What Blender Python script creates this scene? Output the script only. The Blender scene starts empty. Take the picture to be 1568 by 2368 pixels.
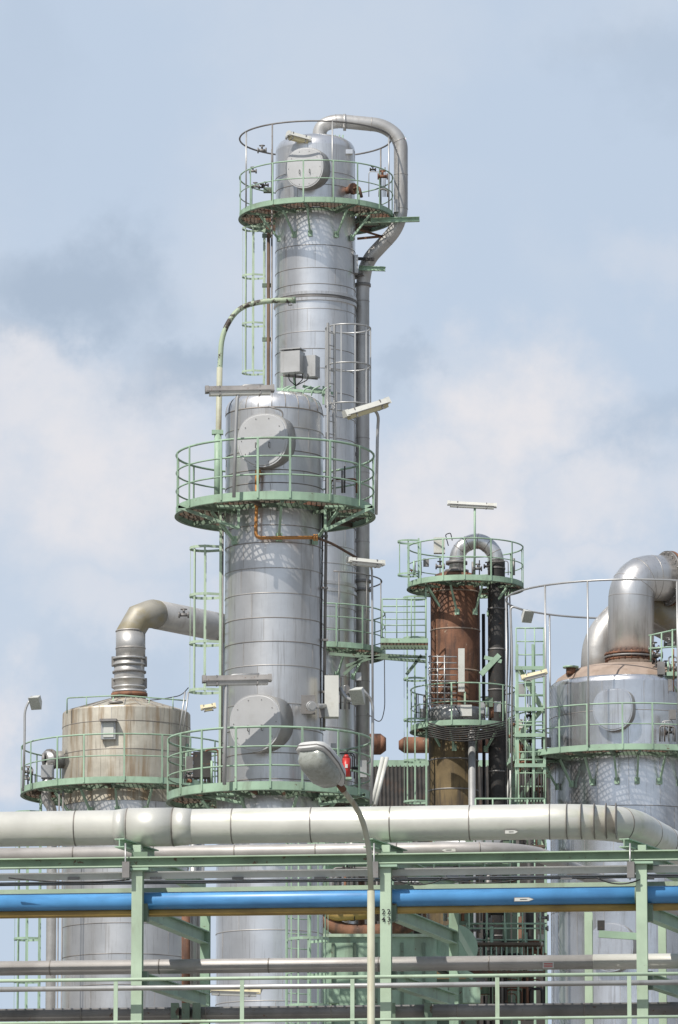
import bpy, math, random
from mathutils import Vector, Matrix
random.seed(7)
rad=math.radians
W,H,F=1568.,2368.,13067.
PITCH=rad(10.1)
CAM=Vector((0,0,1.7))
Z=Vector((0,0,1))
def ray(px,py):
    x=(px-W/2)/F; y=(H/2-py)/F
    c,s=math.cos(PITCH),math.sin(PITCH)
    return Vector((x,c-y*s,s+y*c))
def P(px,py,D):
    d=ray(px,py); return CAM+d*(D/d.y)
def zof(py,D): return P(784,py,D).z
def PZ(px,py,z):
    d=ray(px,py); return CAM+d*((z-CAM.z)/d.z)
def S(D): return D*1.015/F
# ---------------------------------------------------------------- materials
def mat(name,base,rough=.5,metal=0.,var=.15,stain=None,cov=.2,sscale=(6,6,.4),stains=.8,
        spot=None,scov=.1,spscale=9.,bump=.0,bscale=3.,tint=.0,streak=0.,aniso=0.):
    m=bpy.data.materials.new(name); m.use_nodes=True
    nt=m.node_tree; N=nt.nodes; L=nt.links
    b=N['Principled BSDF']
    b.inputs['Roughness'].default_value=rough; b.inputs['Metallic'].default_value=metal
    tc=N.new('ShaderNodeTexCoord')
    def noise(scale,vec=None,detail=5,rgh=.6):
        n=N.new('ShaderNodeTexNoise'); n.inputs['Scale'].default_value=scale
        n.inputs['Detail'].default_value=detail; n.inputs['Roughness'].default_value=rgh
        if vec is None: vec=tc.outputs['Object']
        L.new(vec,n.inputs['Vector']); return n.outputs['Fac']
    def mr(v,a,b_,c=0.,d=1.):
        n=N.new('ShaderNodeMapRange'); n.interpolation_type='SMOOTHSTEP'
        L.new(v,n.inputs[0])
        for i,x in enumerate((a,b_,c,d)): n.inputs[i+1].default_value=x
        return n.outputs[0]
    def mix(fac,A,B,mode='MIX'):
        n=N.new('ShaderNodeMix'); n.data_type='RGBA'; n.blend_type=mode
        for idx,x in ((0,fac),(6,A),(7,B)):
            if isinstance(x,(int,float)): n.inputs[idx].default_value=x
            elif isinstance(x,tuple): n.inputs[idx].default_value=(*x[:3],1)
            else: L.new(x,n.inputs[idx])
        return n.outputs[2]
    mp=N.new('ShaderNodeMapping'); L.new(tc.outputs['Object'],mp.inputs[0]); mp.inputs['Scale'].default_value=sscale
    v1=noise(1.7)
    lo=tuple(c*(1-var*1.4) for c in base); hi=tuple(min(1,c*(1+var)) for c in base)
    col=mix(mr(v1,.3,.7),lo,hi)
    if tint>0:
        at=N.new('ShaderNodeAttribute'); at.attribute_name='tint'
        t=N.new('ShaderNodeMapRange'); L.new(at.outputs['Fac'],t.inputs[0])
        t.inputs[3].default_value=1-tint; t.inputs[4].default_value=1+tint*.5
        cc=N.new('ShaderNodeCombineColor')
        for i in range(3): L.new(t.outputs[0],cc.inputs[i])
        col=mix(1.,col,cc.outputs[0],'MULTIPLY')
        t2=N.new('ShaderNodeMapRange'); L.new(at.outputs['Fac'],t2.inputs[0])
        t2.inputs[3].default_value=rough-.025; t2.inputs[4].default_value=rough+.03
        L.new(t2.outputs[0],b.inputs['Roughness'])
    if stain:
        s=noise(1.,mp.outputs[0],6,.65); th=.5+(.5-cov)*.45
        f=mr(s,th-.07,th+.1,0.,stains)
        col=mix(f,col,stain)
    if streak>0:
        m2=N.new('ShaderNodeMapping'); L.new(tc.outputs['Object'],m2.inputs[0]); m2.inputs['Scale'].default_value=(16,16,.8)
        f=mr(noise(1.,m2.outputs[0],4,.7),.54,.72,0.,streak)
        col=mix(f,col,(.20,.165,.13))
    if spot:
        s=noise(spscale,None,6,.7); th=.5+(.5-scov)*.45
        f=mr(s,th-.015,th+.03,0.,1.)
        col=mix(f,col,spot)
        if metal>0:
            mm=N.new('ShaderNodeMath'); mm.operation='MULTIPLY_ADD'
            L.new(f,mm.inputs[0]); mm.inputs[1].default_value=-metal; mm.inputs[2].default_value=metal
            L.new(mm.outputs[0],b.inputs['Metallic'])
    L.new(col,b.inputs['Base Color'])
    if bump>0:
        bn=N.new('ShaderNodeBump'); bn.inputs['Strength'].default_value=1.; bn.inputs['Distance'].default_value=bump
        L.new(noise(bscale,None,3,.5),bn.inputs['Height']); L.new(bn.outputs[0],b.inputs['Normal'])
    return m
M={}
M['alu']=mat('aluminium_cladding',(.69,.68,.665),.33,.80,.05,(.40,.37,.33),.26,(5,5,.35),.55,bump=.011,bscale=1.4,tint=.05,streak=.35)
M['aluB']=mat('aluminium_cladding_bright',(.78,.775,.77),.30,.82,.05,(.46,.435,.41),.22,(5,5,.3),.5,bump=.011,bscale=1.3,tint=.05,streak=.3)
M['aluR']=mat('aluminium_cladding_blue',(.74,.745,.76),.25,.85,.06,(.46,.44,.43),.26,(7,7,.25),.6,bump=.015,bscale=1.2,tint=.12,streak=.4)
M['aluL']=mat('aluminium_stained',(.58,.54,.45),.5,.4,.12,(.27,.17,.08),.44,(3.5,3.5,.3),.7,bump=.01,tint=.09,streak=.65)
M['seam']=mat('cladding_seam',(.27,.245,.22),.6,.4,.3)
M['seamL']=mat('cladding_lap',(.42,.40,.375),.5,.5,.15)
M['pipe']=mat('pipe_cladding_grey',(.50,.49,.47),.42,.5,.10,(.34,.31,.28),.3,(4,4,.6),.5,bump=.008)
M['pipeB']=mat('pipe_cladding_brown',(.33,.31,.26),.55,.25,.12,(.30,.25,.13),.38,(2,2,2),.6)
M['cream']=mat('rack_pipe_cladding',(.66,.65,.59),.40,.3,.06,(.44,.47,.33),.28,(.6,3,3),.55,spot=(.47,.36,.28),scov=.02,spscale=1.2,bump=.005,tint=.08)
M['creamG']=mat('rack_pipe_grey',(.42,.40,.38),.5,.3,.1,(.26,.235,.21),.3,(.8,4,4),.5)
M['cover']=mat('manway_cover',(.54,.54,.535),.42,.5,.05,(.44,.43,.41),.25,(4,4,2),.35)
M['coverS']=mat('manway_cover_side',(.40,.395,.38),.45,.6,.1)
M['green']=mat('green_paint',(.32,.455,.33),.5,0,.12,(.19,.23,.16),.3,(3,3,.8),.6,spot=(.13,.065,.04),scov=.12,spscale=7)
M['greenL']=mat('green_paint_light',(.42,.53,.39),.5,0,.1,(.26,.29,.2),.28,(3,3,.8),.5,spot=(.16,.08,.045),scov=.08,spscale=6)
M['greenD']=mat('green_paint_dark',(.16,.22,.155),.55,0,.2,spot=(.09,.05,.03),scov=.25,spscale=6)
M['grate']=mat('grating_rusty',(.12,.095,.07),.75,.1,.2,spot=(.18,.09,.055),scov=.4,spscale=1.8)
M['galv']=mat('galvanised_steel',(.46,.46,.45),.42,.5,.10,(.32,.31,.29),.25,(6,6,1),.5)
M['galvD']=mat('steel_dull',(.23,.22,.21),.55,.4,.2,spot=(.12,.06,.035),scov=.2)
M['rust']=mat('rusted_steel',(.21,.10,.058),.78,.05,.28,(.075,.045,.035),.42,(4,4,.5),.8,spot=(.32,.24,.17),scov=.2,spscale=4,bump=.006,bscale=9)
M['rustY']=mat('rusted_steel_lower',(.16,.115,.055),.75,.05,.25,(.05,.04,.03),.5,(5,5,.5),.85,spot=(.3,.3,.2),scov=.12,spscale=4)
M['rustP']=mat('rusted_dome',(.35,.27,.215),.7,.05,.15,(.24,.165,.115),.35,(3,3,3),.6)
M['dark']=mat('dark_steel',(.05,.047,.044),.6,.2,.3,spot=(.12,.06,.03),scov=.2)
M['orange']=mat('orange_pipe',(.46,.21,.06),.6,0,.15,spot=(.18,.08,.04),scov=.2,spscale=8)
M['brown']=mat('brown_pipe',(.12,.075,.05),.65,.1,.2)
M['blue']=mat('blue_paint',(.09,.29,.57),.36,0,.10,(.06,.19,.40),.32,(.7,5,5),.6,spot=(.25,.11,.07),scov=.06,spscale=3)
M['yellow']=mat('yellow_paint',(.40,.27,.08),.5,0,.15,(.2,.13,.05),.4,(.7,5,5),.6)
M['yellowL']=mat('yellowed_plastic',(.60,.53,.32),.4,0,.1,(.42,.36,.2),.3,(5,5,5),.5)
M['white']=mat('offwhite_enamel',(.60,.60,.55),.4,0,.06,(.42,.39,.32),.25,(3,3,3),.5)
M['lens']=mat('lamp_prismatic_glass',(.40,.42,.38),.2,.2,.15,(.26,.27,.23),.45,(30,30,30),.6)
M['lampgrey']=mat('lamp_housing',(.58,.58,.56),.4,.15,.08,(.36,.36,.33),.25,(8,8,8),.5)
M['pole']=mat('lamp_pole_paint',(.44,.44,.33),.55,0,.12,(.28,.19,.11),.33,(9,9,1),.65)
M['roof']=mat('corrugated_dark',(.055,.05,.045),.7,.1,.2,(.10,.06,.04),.3,(2,2,.5),.6)
M['red']=mat('red_paint',(.50,.03,.025),.4)
M['black']=mat('black_text',(.02,.02,.02),.5)
M['chip']=mat('davit_paint',(.40,.48,.34),.55,0,.1,(.3,.3,.2),.3,(3,3,1),.5,spot=(.06,.045,.035),scov=.42,spscale=4)
M['ground']=mat('gravel_concrete',(.24,.23,.215),.9,0,.15,(.14,.13,.12),.4,(.2,.2,.2),.7)
# ---------------------------------------------------------------- mesh builder
class MB:
    def __init__(s): s.v=[];s.f=[];s.m=[];s.s=[];s.t=[];s.mats=[]
    def add(s,vs,fs,mt,smooth=False,tint=.5):
        if isinstance(mt,str): mt=M[mt]
        if mt not in s.mats: s.mats.append(mt)
        k=s.mats.index(mt); o=len(s.v); s.v.extend([tuple(v) for v in vs])
        for i,f in enumerate(fs):
            s.f.append([o+j for j in f]); s.m.append(k)
            s.s.append(smooth[i] if isinstance(smooth,list) else smooth)
            s.t.append(tint[i] if isinstance(tint,list) else tint)
    def prism(s,p,q,sec_p,sec_q,ax,ay,mt,smooth=False):
        n=len(sec_p)
        vs=[p+ax*a+ay*b for a,b in sec_p]+[q+ax*a+ay*b for a,b in sec_q]
        fs=[[i,(i+1)%n,n+(i+1)%n,n+i] for i in range(n)]+[list(range(n))[::-1],list(range(n,2*n))]
        s.add(vs,fs,mt,[smooth]*n+[False]*2)
    def beam(s,p,q,w,h,mt,up=Z):
        p=Vector(p);q=Vector(q); d=(q-p).normalized()
        if abs(d.dot(up))>.99: up=Vector((0,1,0))
        x=d.cross(up).normalized(); y=x.cross(d).normalized()
        sec=[(-w/2,-h/2),(w/2,-h/2),(w/2,h/2),(-w/2,h/2)]
        s.prism(p,q,sec,sec,x,y,mt)
    def ibeam(s,p,q,w,h,mt,up=Z,t=.014,mt2=None):
        p=Vector(p);q=Vector(q); d=(q-p).normalized()
        if abs(d.dot(up))>.99: up=Vector((0,1,0))
        x=d.cross(up).normalized(); y=x.cross(d).normalized()
        s.beam(p+y*(h/2-t/2),q+y*(h/2-t/2),w,t,mt,up); s.beam(p-y*(h/2-t/2),q-y*(h/2-t/2),w,t,mt,up)
        s.beam(p,q,t,h-2*t,mt2 or mt,up)
    def box(s,c,dx,dy,dz,mt,az=0.):
        c=Vector(c); ca,sa=math.cos(az),math.sin(az)
        x=Vector((ca,sa,0))
        s.beam(c-x*dx/2,c+x*dx/2,dy,dz,mt)
    def cyl(s,p,q,r,mt,r2=None,n=14,caps=True):
        p=Vector(p);q=Vector(q); r2=r if r2 is None else r2
        d=(q-p).normalized(); up=Z if abs(d.z)<.9 else Vector((1,0,0))
        x=d.cross(up).normalized(); y=x.cross(d)
        a=[(math.cos(2*math.pi*i/n),math.sin(2*math.pi*i/n)) for i in range(n)]
        s.prism(p,q,[(c*r,e*r) for c,e in a],[(c*r2,e*r2) for c,e in a],x,y,mt,True)
    def tube(s,pts,r,mt,n=8,closed=False,rs=None):
        pts=[Vector(p) for p in pts]; m=len(pts)
        tg=[]
        for i in range(m):
            a=pts[(i-1)%m] if (closed or i>0) else pts[i]
            b=pts[(i+1)%m] if (closed or i<m-1) else pts[i]
            tg.append((b-a).normalized())
        up=Z if abs(tg[0].z)<.9 else Vector((1,0,0))
        x=tg[0].cross(up).normalized()
        vs=[]
        for i in range(m):
            x=(x-tg[i]*x.dot(tg[i])).normalized(); y=tg[i].cross(x)
            rr=rs[i] if rs else r
            for k in range(n):
                a=2*math.pi*k/n; vs.append(pts[i]+x*math.cos(a)*rr+y*math.sin(a)*rr)
        fs=[]
        for i in range(m if closed else m-1):
            j=(i+1)%m
            for k in range(n):
                l=(k+1)%n; fs.append([i*n+k,j*n+k,j*n+l,i*n+l])
        sm=[True]*len(fs)
        if not closed: fs+= [list(range(n)),list(range((m-1)*n,m*n))[::-1]]; sm+=[False]*2
        s.add(vs,fs,mt,sm)
    def ring(s,c,R,r,mt,n=64,a0=0,a1=2*math.pi,seg=7):
        full=abs(a1-a0-2*math.pi)<1e-4
        k=n if full else max(4,int(n*abs(a1-a0)/6.283))+1
        pts=[Vector(c)+Vector((math.cos(a0+(a1-a0)*i/(k if full else k-1))*R,math.sin(a0+(a1-a0)*i/(k if full else k-1))*R,0)) for i in range(k)]
        s.tube(pts,r,mt,seg,full)
    def lathe(s,cx,cy,prof,mt,n=72,smooth=True,tint=.5):
        vs=[];fs=[]
        for r,z in prof:
            for k in range(n):
                a=2*math.pi*k/n; vs.append((cx+r*math.cos(a),cy+r*math.sin(a),z))
        for i in range(len(prof)-1):
            for k in range(n):
                l=(k+1)%n; fs.append([i*n+k,i*n+l,(i+1)*n+l,(i+1)*n+k])
        s.add(vs,fs,mt,smooth,tint)
class G:
    def __init__(s,name,origin): s.name=name; s.o=Vector(origin); s.p={}
    def __getitem__(s,k):
        if k not in s.p: s.p[k]=MB()
        return s.p[k]
    def done(s,rot=None):
        e=bpy.data.objects.new(s.name,None); bpy.context.collection.objects.link(e); e.location=s.o
        e.empty_display_size=.3
        for k,mb in s.p.items(): mkobj(k,mb,s.o,e)
        return e
def mkobj(name,mb,o,parent=None):
    me=bpy.data.meshes.new(name)
    me.from_pydata([(v[0]-o[0],v[1]-o[1],v[2]-o[2]) for v in mb.v],[],mb.f)
    for m in mb.mats: me.materials.append(m)
    me.polygons.foreach_set('material_index',mb.m)
    me.polygons.foreach_set('use_smooth',mb.s)
    a=me.attributes.new('tint','FLOAT','FACE'); a.data.foreach_set('value',mb.t)
    me.update()
    ob=bpy.data.objects.new(name,me); bpy.context.collection.objects.link(ob)
    if parent: ob.parent=parent
    else: ob.location=o
    return ob
def fillet(pts,r,n=7):
    pts=[Vector(p) for p in pts]; out=[pts[0]]
    for i in range(1,len(pts)-1):
        p=pts[i]; a=pts[i-1]-p; b=pts[i+1]-p
        rr=r[i-1] if isinstance(r,(list,tuple)) else r
        rr=min(rr,a.length*.49,b.length*.49)
        A=p+a.normalized()*rr; B=p+b.normalized()*rr
        for k in range(n+1):
            t=k/n; out.append(A*(1-t)**2+p*2*t*(1-t)*1.0+B*t*t)
    out.append(pts[-1]); return out
def bands(mb,pts,r,mt,sp,off=.3,w=.03,pr=.01,n=24):
    acc=-off
    for a,b in zip(pts[:-1],pts[1:]):
        d=b-a; L=d.length
        if L<1e-6: continue
        dn=d/L; t=-acc if acc<0 else sp-acc
        t=max(t,0)
        while t<=L:
            c=a+dn*t; mb.cyl(c-dn*w/2,c+dn*w/2,r+pr,mt,n=n); t+=sp
        acc=L-(t-sp)
def clad(mb,cx,cy,r,z0,z1,seams,mt='alu',npan=4,n=96,bead=.007,vseam=True):
    zs=sorted(set([z0]+[q for q in seams if z0<q<z1]+[z1]))
    for i in range(len(zs)-1):
        a,b=zs[i],zs[i+1]; k0=random.randrange(n); pt=[random.random() for _ in range(npan)]; per=n//npan
        vs=[];fs=[];ti=[]
        for k in range(n):
            an=2*math.pi*k/n
            vs.append((cx+(r+.005)*math.cos(an),cy+(r+.005)*math.sin(an),a))
            vs.append((cx+r*math.cos(an),cy+r*math.sin(an),b))
        for k in range(n):
            l=(k+1)%n; fs.append([2*k,2*l,2*l+1,2*k+1]); ti.append(pt[((k+k0)//per)%npan])
        mb.add(vs,fs,mt,True,ti)
        if bead>0 and i>0:
            mb.lathe(cx,cy,[(r+.002,a-.014),(r+bead+.003,a-.010),(r+bead+.003,a+.002),(r,a+.006)],'seam' if random.random()<.5 else 'seamL',n)
        if vseam:
            for k in range(npan):
                an=2*math.pi*((k*per-k0)%n)/n
                c=Vector((cx+(r+.003)*math.cos(an),cy+(r+.003)*math.sin(an),0))
                mb.beam(c+Z*(a+.02),c+Z*(b-.02),.009,.007,'seamL',up=Vector((math.cos(an),math.sin(an),0)))
def grating(mb,cx,cy,z,R,rin,mt='grate',pitch=.1,w=.014,h=.03):
    n=int(R/pitch)
    for i in range(-n,n+1):
        c=i*pitch+.003
        if abs(c)>=R: continue
        L=math.sqrt(R*R-c*c)
        if abs(c)<rin:
            l=math.sqrt(rin*rin-c*c); sg=[(-L,-l),(l,L)]
        else: sg=[(-L,L)]
        for a,b in sg:
            if b-a<.02: continue
            mb.beam((cx+a,cy+c,z),(cx+b,cy+c,z),w,h,mt)
            mb.beam((cx+c,cy+a,z-.003),(cx+c,cy+b,z-.003),w,h-.01,mt)
def platform(g,cx,cy,zf,R,rin,rails=(1.05,.7,.35),npost=14,ph=0.2,brk=(200,235,270,305,340),mt='green',pitch=.1,bl=.6,gap=None,rt=.02,bh=.115):
    fl=g['platform_floor']; fr=g['platform_frame']; rl=g['handrail']
    grating(fl,cx,cy,zf-.02,R-.02,rin,pitch=pitch)
    fr.lathe(cx,cy,[(R,zf-bh),(R,zf+.03),(R-.012,zf+.03),(R-.012,zf-bh),(R,zf-bh)],mt,72,False)
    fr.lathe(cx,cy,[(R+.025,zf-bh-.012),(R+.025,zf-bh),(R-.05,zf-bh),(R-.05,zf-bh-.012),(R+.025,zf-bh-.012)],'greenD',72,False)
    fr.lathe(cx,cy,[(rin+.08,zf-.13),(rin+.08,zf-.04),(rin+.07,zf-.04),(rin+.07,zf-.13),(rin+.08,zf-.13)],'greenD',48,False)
    for i in range(10):
        a=ph+i*math.pi/5; d=Vector((math.cos(a),math.sin(a),0)); c=Vector((cx,cy,zf-.08))
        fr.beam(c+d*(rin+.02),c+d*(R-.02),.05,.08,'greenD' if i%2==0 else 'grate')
    for b in brk:
        a=rad(b); d=Vector((math.cos(a),math.sin(a),0)); c=Vector((cx,cy,zf-bh-.02))
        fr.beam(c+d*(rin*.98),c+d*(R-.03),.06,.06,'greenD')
        fr.beam(c+d*(R*.8)-Z*.04,c+d*(rin+.03)-Z*bl,.045,.05,mt)
        fr.box(c+d*(rin+.02)-Z*bl,.12,.05,.16,mt,a+math.pi/2)
    A0,A1=(0,2*math.pi) if gap is None else (rad(gap[1]),rad(gap[0])+2*math.pi)
    for i,h in enumerate(rails):
        rl.ring((cx,cy,zf+h),R-.01,rt if i==0 else rt*.75,mt,72,A0,A1)
    for i in range(npost):
        a=A0+(A1-A0)*(i+.5)/npost if gap is None else A0+(A1-A0)*i/(npost-1)
        a+=random.uniform(-.04,.04)
        c=Vector((cx+(R+.012)*math.cos(a),cy+(R+.012)*math.sin(a),0))
        rl.beam(c+Z*(zf-.1),c+Z*(zf+rails[0]),.04,.018,mt,up=Vector((math.cos(a),math.sin(a),0)))
def ladder(mb,base,z0,z1,out,w=.45,cage=.36,c0=None,mt='green',hoop=1.2,strips=5,rt=.024,rung=.28):
    base=Vector(base); a=rad(out); o=Vector((math.cos(a),math.sin(a),0)); t=Vector((-o.y,o.x,0))
    for s_ in (-1,1):
        p=base+t*s_*w/2; mb.beam((p.x,p.y,z0),(p.x,p.y,z1),.03,.045,mt,up=o)
    z=z0+.15
    while z<z1-.05:
        p=base-t*w/2; q=base+t*w/2; mb.cyl((p.x,p.y,z),(q.x,q.y,z),.011,mt,n=6); z+=rung
    if cage:
        c0=z0+2. if c0 is None else c0; c=base+o*cage
        def hp(b): 
            return c+o*math.cos(b)*cage*1.0+t*math.sin(b)*cage
        z=c0; 
        while z<z1+.01:
            pts=[base+t*w/2]+[hp(rad(100-200*i/14)) for i in range(15)][::1]+[base-t*w/2]
            pts=[Vector((p.x,p.y,z)) for p in pts]
            for p,q in zip(pts[:-1],pts[1:]): mb.beam(p,q,.012,.05,mt)
            z+=hoop
        for i in range(strips):
            b=rad(-90+180*i/(strips-1)); p=hp(b); r_=(p-c).normalized(); p=p-r_*.014
            mb.beam((p.x,p.y,c0-.03),(p.x,p.y,z-hoop+.03),.035,.01,mt,up=r_)
def cover(g,cx,cy,r,px,py,D,R,prot,mt='cover',ms='coverS',nexp=2.5,depthn=3.2,handles=True,twist=-7):
    p=P(px,py,D-r-prot); c=Vector((p.x,p.y,p.z)); 
    base=math.asin((p.x-cx)/(r+prot)); th=base+rad(twist)
    n=Vector((math.sin(th),-math.cos(th),0)); t=Vector((math.cos(th),math.sin(th),0))
    def sec(R,e,k=48):
        o=[]
        for i in range(k):
            a=2*math.pi*i/k; ca,sa=math.cos(a),math.sin(a)
            ee=e if (ca>0 and sa>0) else 2.1 if sa<0 else (e+2.1)/2
            o.append((abs(ca)**(2/ee)*R*(1 if ca>0 else -1),abs(sa)**(2/ee)*R*1.04*(1 if sa>0 else -1)))
        return o
    mb=g['manway_cover']
    mb.prism(c-n*(prot+r*.35),c-n*.03,sec(R*1.03,depthn),sec(R*1.01,depthn),t,Z,ms,True)
    mb.prism(c-n*.03,c,sec(R*1.03,nexp),sec(R*1.03,nexp),t,Z,mt)
    mb.prism(c,c+n*.012,sec(R*.985,nexp),sec(R*.96,nexp),t,Z,mt)
    if handles:
        for s_ in (-.25,.3):
            q=c+n*.012+t*R*s_-Z*R*.1
            mb.tube([q,q+n*.05,q+n*.05-Z*.1,q-Z*.1],.009,'galvD',6)
        for k in range(10):
            a=k*.628; q=c+n*.012+t*R*.86*math.cos(a)+Z*R*.9*math.sin(a); mb.cyl(q,q+n*.012,.010,'galvD',n=6)
def pole(mb,pts,r,mt,fr=.3): mb.tube(fillet(pts,fr),r,mt,8)
def fluor(p,q,pole_pts,mt='galv',ml='white',name='fluorescent_light',pm='galv',w=.2,pr=.03,fr=.25):
    p=Vector(p);q=Vector(q); g=G(name,(p+q)/2)
    d=(q-p).normalized(); x=d.cross(Z).normalized(); y=x.cross(d)
    b=g['housing']; A_=[(-w/2,0),(w/2,0),(w*.3,w*.42),(-w*.3,w*.42)]
    b.prism(p,q,A_,A_,x,y,mt)
    B_=[(-w*.54,-.02),(w*.54,-.02),(w*.34,w*.47),(-w*.34,w*.47)]
    b.prism(p-d*.02,p+d*.05,B_,B_,x,y,mt); b.prism(q-d*.05,q+d*.02,B_,B_,x,y,mt)
    b.beam(p-y*.003,q-y*.003,w*1.06,.016,'galvD',up=y)
    l=g['diffuser']; sec=[(-w*.46,-.012),(-w*.38,-w*.34),(w*.38,-w*.34),(w*.46,-.012)]
    l.prism(p+d*.055,q-d*.055,sec,sec,x,y,ml,False)
    m_=(p+q)/2; C_=[(-w*.52,-w*.36),(w*.52,-w*.36),(w*.36,w*.45),(-w*.36,w*.45)]
    for k in (-.3,.3): c=m_+(q-p)*k; b.prism(c-d*.012,c+d*.012,C_,C_,x,y,'galvD')
    if pole_pts: pole(g['bracket_pole'],pole_pts,pr,pm,fr)
    g.done()
def flood(c,pole_pts,face=(-.3,-.75,-.6),s=.22,pm='galv'):
    c=Vector(c); n=Vector(face).normalized(); g=G('floodlight',c); x=n.cross(Z).normalized(); y=x.cross(n)
    R=lambda a,b:[(-a,-b),(a,-b),(a,b),(-a,b)]
    g['housing'].prism(c-n*s*.6,c+n*s*.5,R(s*.35,s*.4),R(s*.6,s*.75),x,y,'white')
    g['glass'].prism(c+n*s*.5,c+n*s*.53,R(s*.56,s*.7),R(s*.56,s*.7),x,y,'lens')
    g['housing'].prism(c-n*s*.9,c-n*s*.6,R(s*.2,s*.25),R(s*.2,s*.25),x,y,'galvD')
    if pole_pts: pole(g['bracket_pole'],pole_pts,.028,pm,.25)
    g.done()
def valve(mb,c,s=.12,mt='rust'):
    c=Vector(c)
    mb.cyl(c-Vector((s*1.3,0,0)),c+Vector((s*1.3,0,0)),s*.45,mt); 
    for k in (-1.2,1.2): mb.cyl(c+Vector((s*k-.02,0,0)),c+Vector((s*k+.02,0,0)),s*.85,mt)
    mb.cyl(c,c+Z*s*1.5,s*.3,mt); mb.ring(c+Z*s*1.5,s*.8,.012,mt,16)
    mb.beam(c+Z*s*1.5-Vector((s*.8,0,0)),c+Z*s*1.5+Vector((s*.8,0,0)),.015,.015,mt)
def srail(mb,p,q,h=1.05,mids=2,n=4,mt='green',r=.02):
    p=Vector(p);q=Vector(q)
    for k in range(mids+1):
        z=Z*h*(k+1)/(mids+1); mb.cyl(p+z,q+z,r if k==mids else r*.8,mt,n=7)
    for i in range(n+1):
        c=p.lerp(q,i/n); mb.cyl(c,c+Z*h,r*.9,mt,n=6)
def gear(mb,x0,x1,y0,y1,D,n=8,seed=1):
    """small piping, conduits and instruments standing on a platform"""
    R_=random.Random(seed)
    for i in range(n):
        x=R_.uniform(x0,x1); dd=D+R_.uniform(-.3,.3); t=R_.random()
        if t<.35: mb.cyl(P(x,y1,dd),P(x,R_.uniform(y0,(y0+y1)/2),dd),R_.choice([.015,.025,.04]),R_.choice(['galvD','galv','rust','green','dark']),n=7)
        elif t<.55: valve(mb,P(x,R_.uniform(y0,y1),dd),R_.uniform(.05,.08),R_.choice(['galvD','rust','dark']))
        elif t<.75: mb.box(P(x,R_.uniform(y0,y1),dd),R_.uniform(.1,.25),.12,R_.uniform(.15,.35),R_.choice(['galv','galvD','white','greenD']))
        else:
            x2=R_.uniform(x0,x1); y=R_.uniform(y0,y1)
            mb.tube(fillet([P(x,y1,dd),P(x,y,dd),P(x2,y+2,dd),P(x2,y1,dd)],.08,4),R_.choice([.012,.02,.03]),R_.choice(['galvD','galv','black','rust']),7)

# ================================================================ COLUMN A (tall)
D=150.; s=S(D); a=P(729,900,D); ax,ay=a.x,D; r=93*s
g=G('distillation_column',(ax,ay,0))
sh=g['shell']
zt=zof(352,D)
seamA=[zof(y,D-r) for y in (395,425,565,618,655,712,765,805,850,905,960,1010,1060,1110,1160,1210,1260,1300,1400,1450,1500,1560,1620,1680,1740,1800,1860)]
zz=min(seamA)
while zz>1.5: zz-=.9; seamA.append(zz)
clad(sh,ax,ay,r,.0,zt,seamA,'aluB')
sh.lathe(ax,ay,[(r,zt),(r*.985,zt+.10),(r*.93,zt+.2),(r*.8,zt+.3),(r*.55,zt+.38),(r*.25,zt+.42),(0.01,zt+.43)],'aluB',96)
for y in (676,690,1345,1362):
    z=zof(y,D-r); sh.lathe(ax,ay,[(r,z-.05),(r+.05,z-.04),(r+.05,z+.04),(r,z+.05)],'alu',96,False)
z=zof(683,D-r); sh.lathe(ax,ay,[(r+.035,z-.03),(r+.035,z+.03)],'galvD',96)
zf=zof(457,D-180*s); R=180*s
platform(g,ax+2*s,ay,zf,R,r+.02,(1.04,.55),16,.15,(205,238,262,300,330),bl=.62)
zr=zof(322,D)
g['upper_ring'].ring((ax,ay,zr),R-.03,.024,'galvD',72)
for an in (125,205,236,283,345,30,70):
    c=Vector((ax+(R-.03)*math.cos(rad(an)),ay+(R-.03)*math.sin(rad(an)),0)); g['upper_ring'].cyl(c+Z*zf,c+Z*zr,.022,'galv' if an%2 else 'galvD',n=7)
cover(g,ax,ay,r,704,388,D,45*s,.30)
p=P(815,437,D-r*.75); g['nozzle'].cyl(p+Vector((-.2,.25,0)),p,.10,'rust'); g['nozzle'].cyl(p,p+Vector((.04,-.05,0)),.16,'rust')
pole(g['nozzle'],[p,p+Vector((.18,-.25,0)),p+Vector((.25,-.3,-.3))],.04,'rust',.1)
valve(g['nozzle'],P(885,408,D-1.4),.1,'rust'); valve(g['nozzle'],P(606,348,D-1.2),.09,'galvD')
p=P(620,440,D-1.3); g['nozzle'].box(p,.25,.2,.12,'greenD')
gear(g['instruments'],575,640,395,455,D-1.1,4,3); gear(g['instruments'],840,900,385,455,D-.6,4,5)
ov=g['overhead_pipe']
pts=fillet([P(737,352,D),P(740,292,D),P(775,279,D-.1),P(888,290,D),P(927,322,D),P(927,520,D),P(848,604,D+.3),P(838,660,D+.4),Vector((P(838,660,D+.4).x,D+.4,0))],[.45,.4,.4,.45,.5,.4,.3],10)
ov.tube(pts,16.5*s,'pipe',20)
bands(ov,pts,16.5*s,'seamL',.95,.2,.02,.005)
c=P(797,283,D-.05); ov.cyl(c-Vector((.04,0,0)),c+Vector((.04,0,0)),20*s,'pipe',n=24)
c=P(737,340,D); ov.cyl(c-Z*.05,c+Z*.03,24*s,'galv',n=24)
for y in (640,660,1345,1365): 
    c=P(838,y,D+.4); ov.cyl(c-Z*.04,c+Z*.04,20*s,'galvD',n=24)
fb=g['pipe_supports']
fb.ibeam(P(858,510,D-.5),P(970,507,D-.3),.12,.13,'green'); fb.beam(P(830,517,D),P(915,515,D),.08,.1,'greenD')
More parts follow.
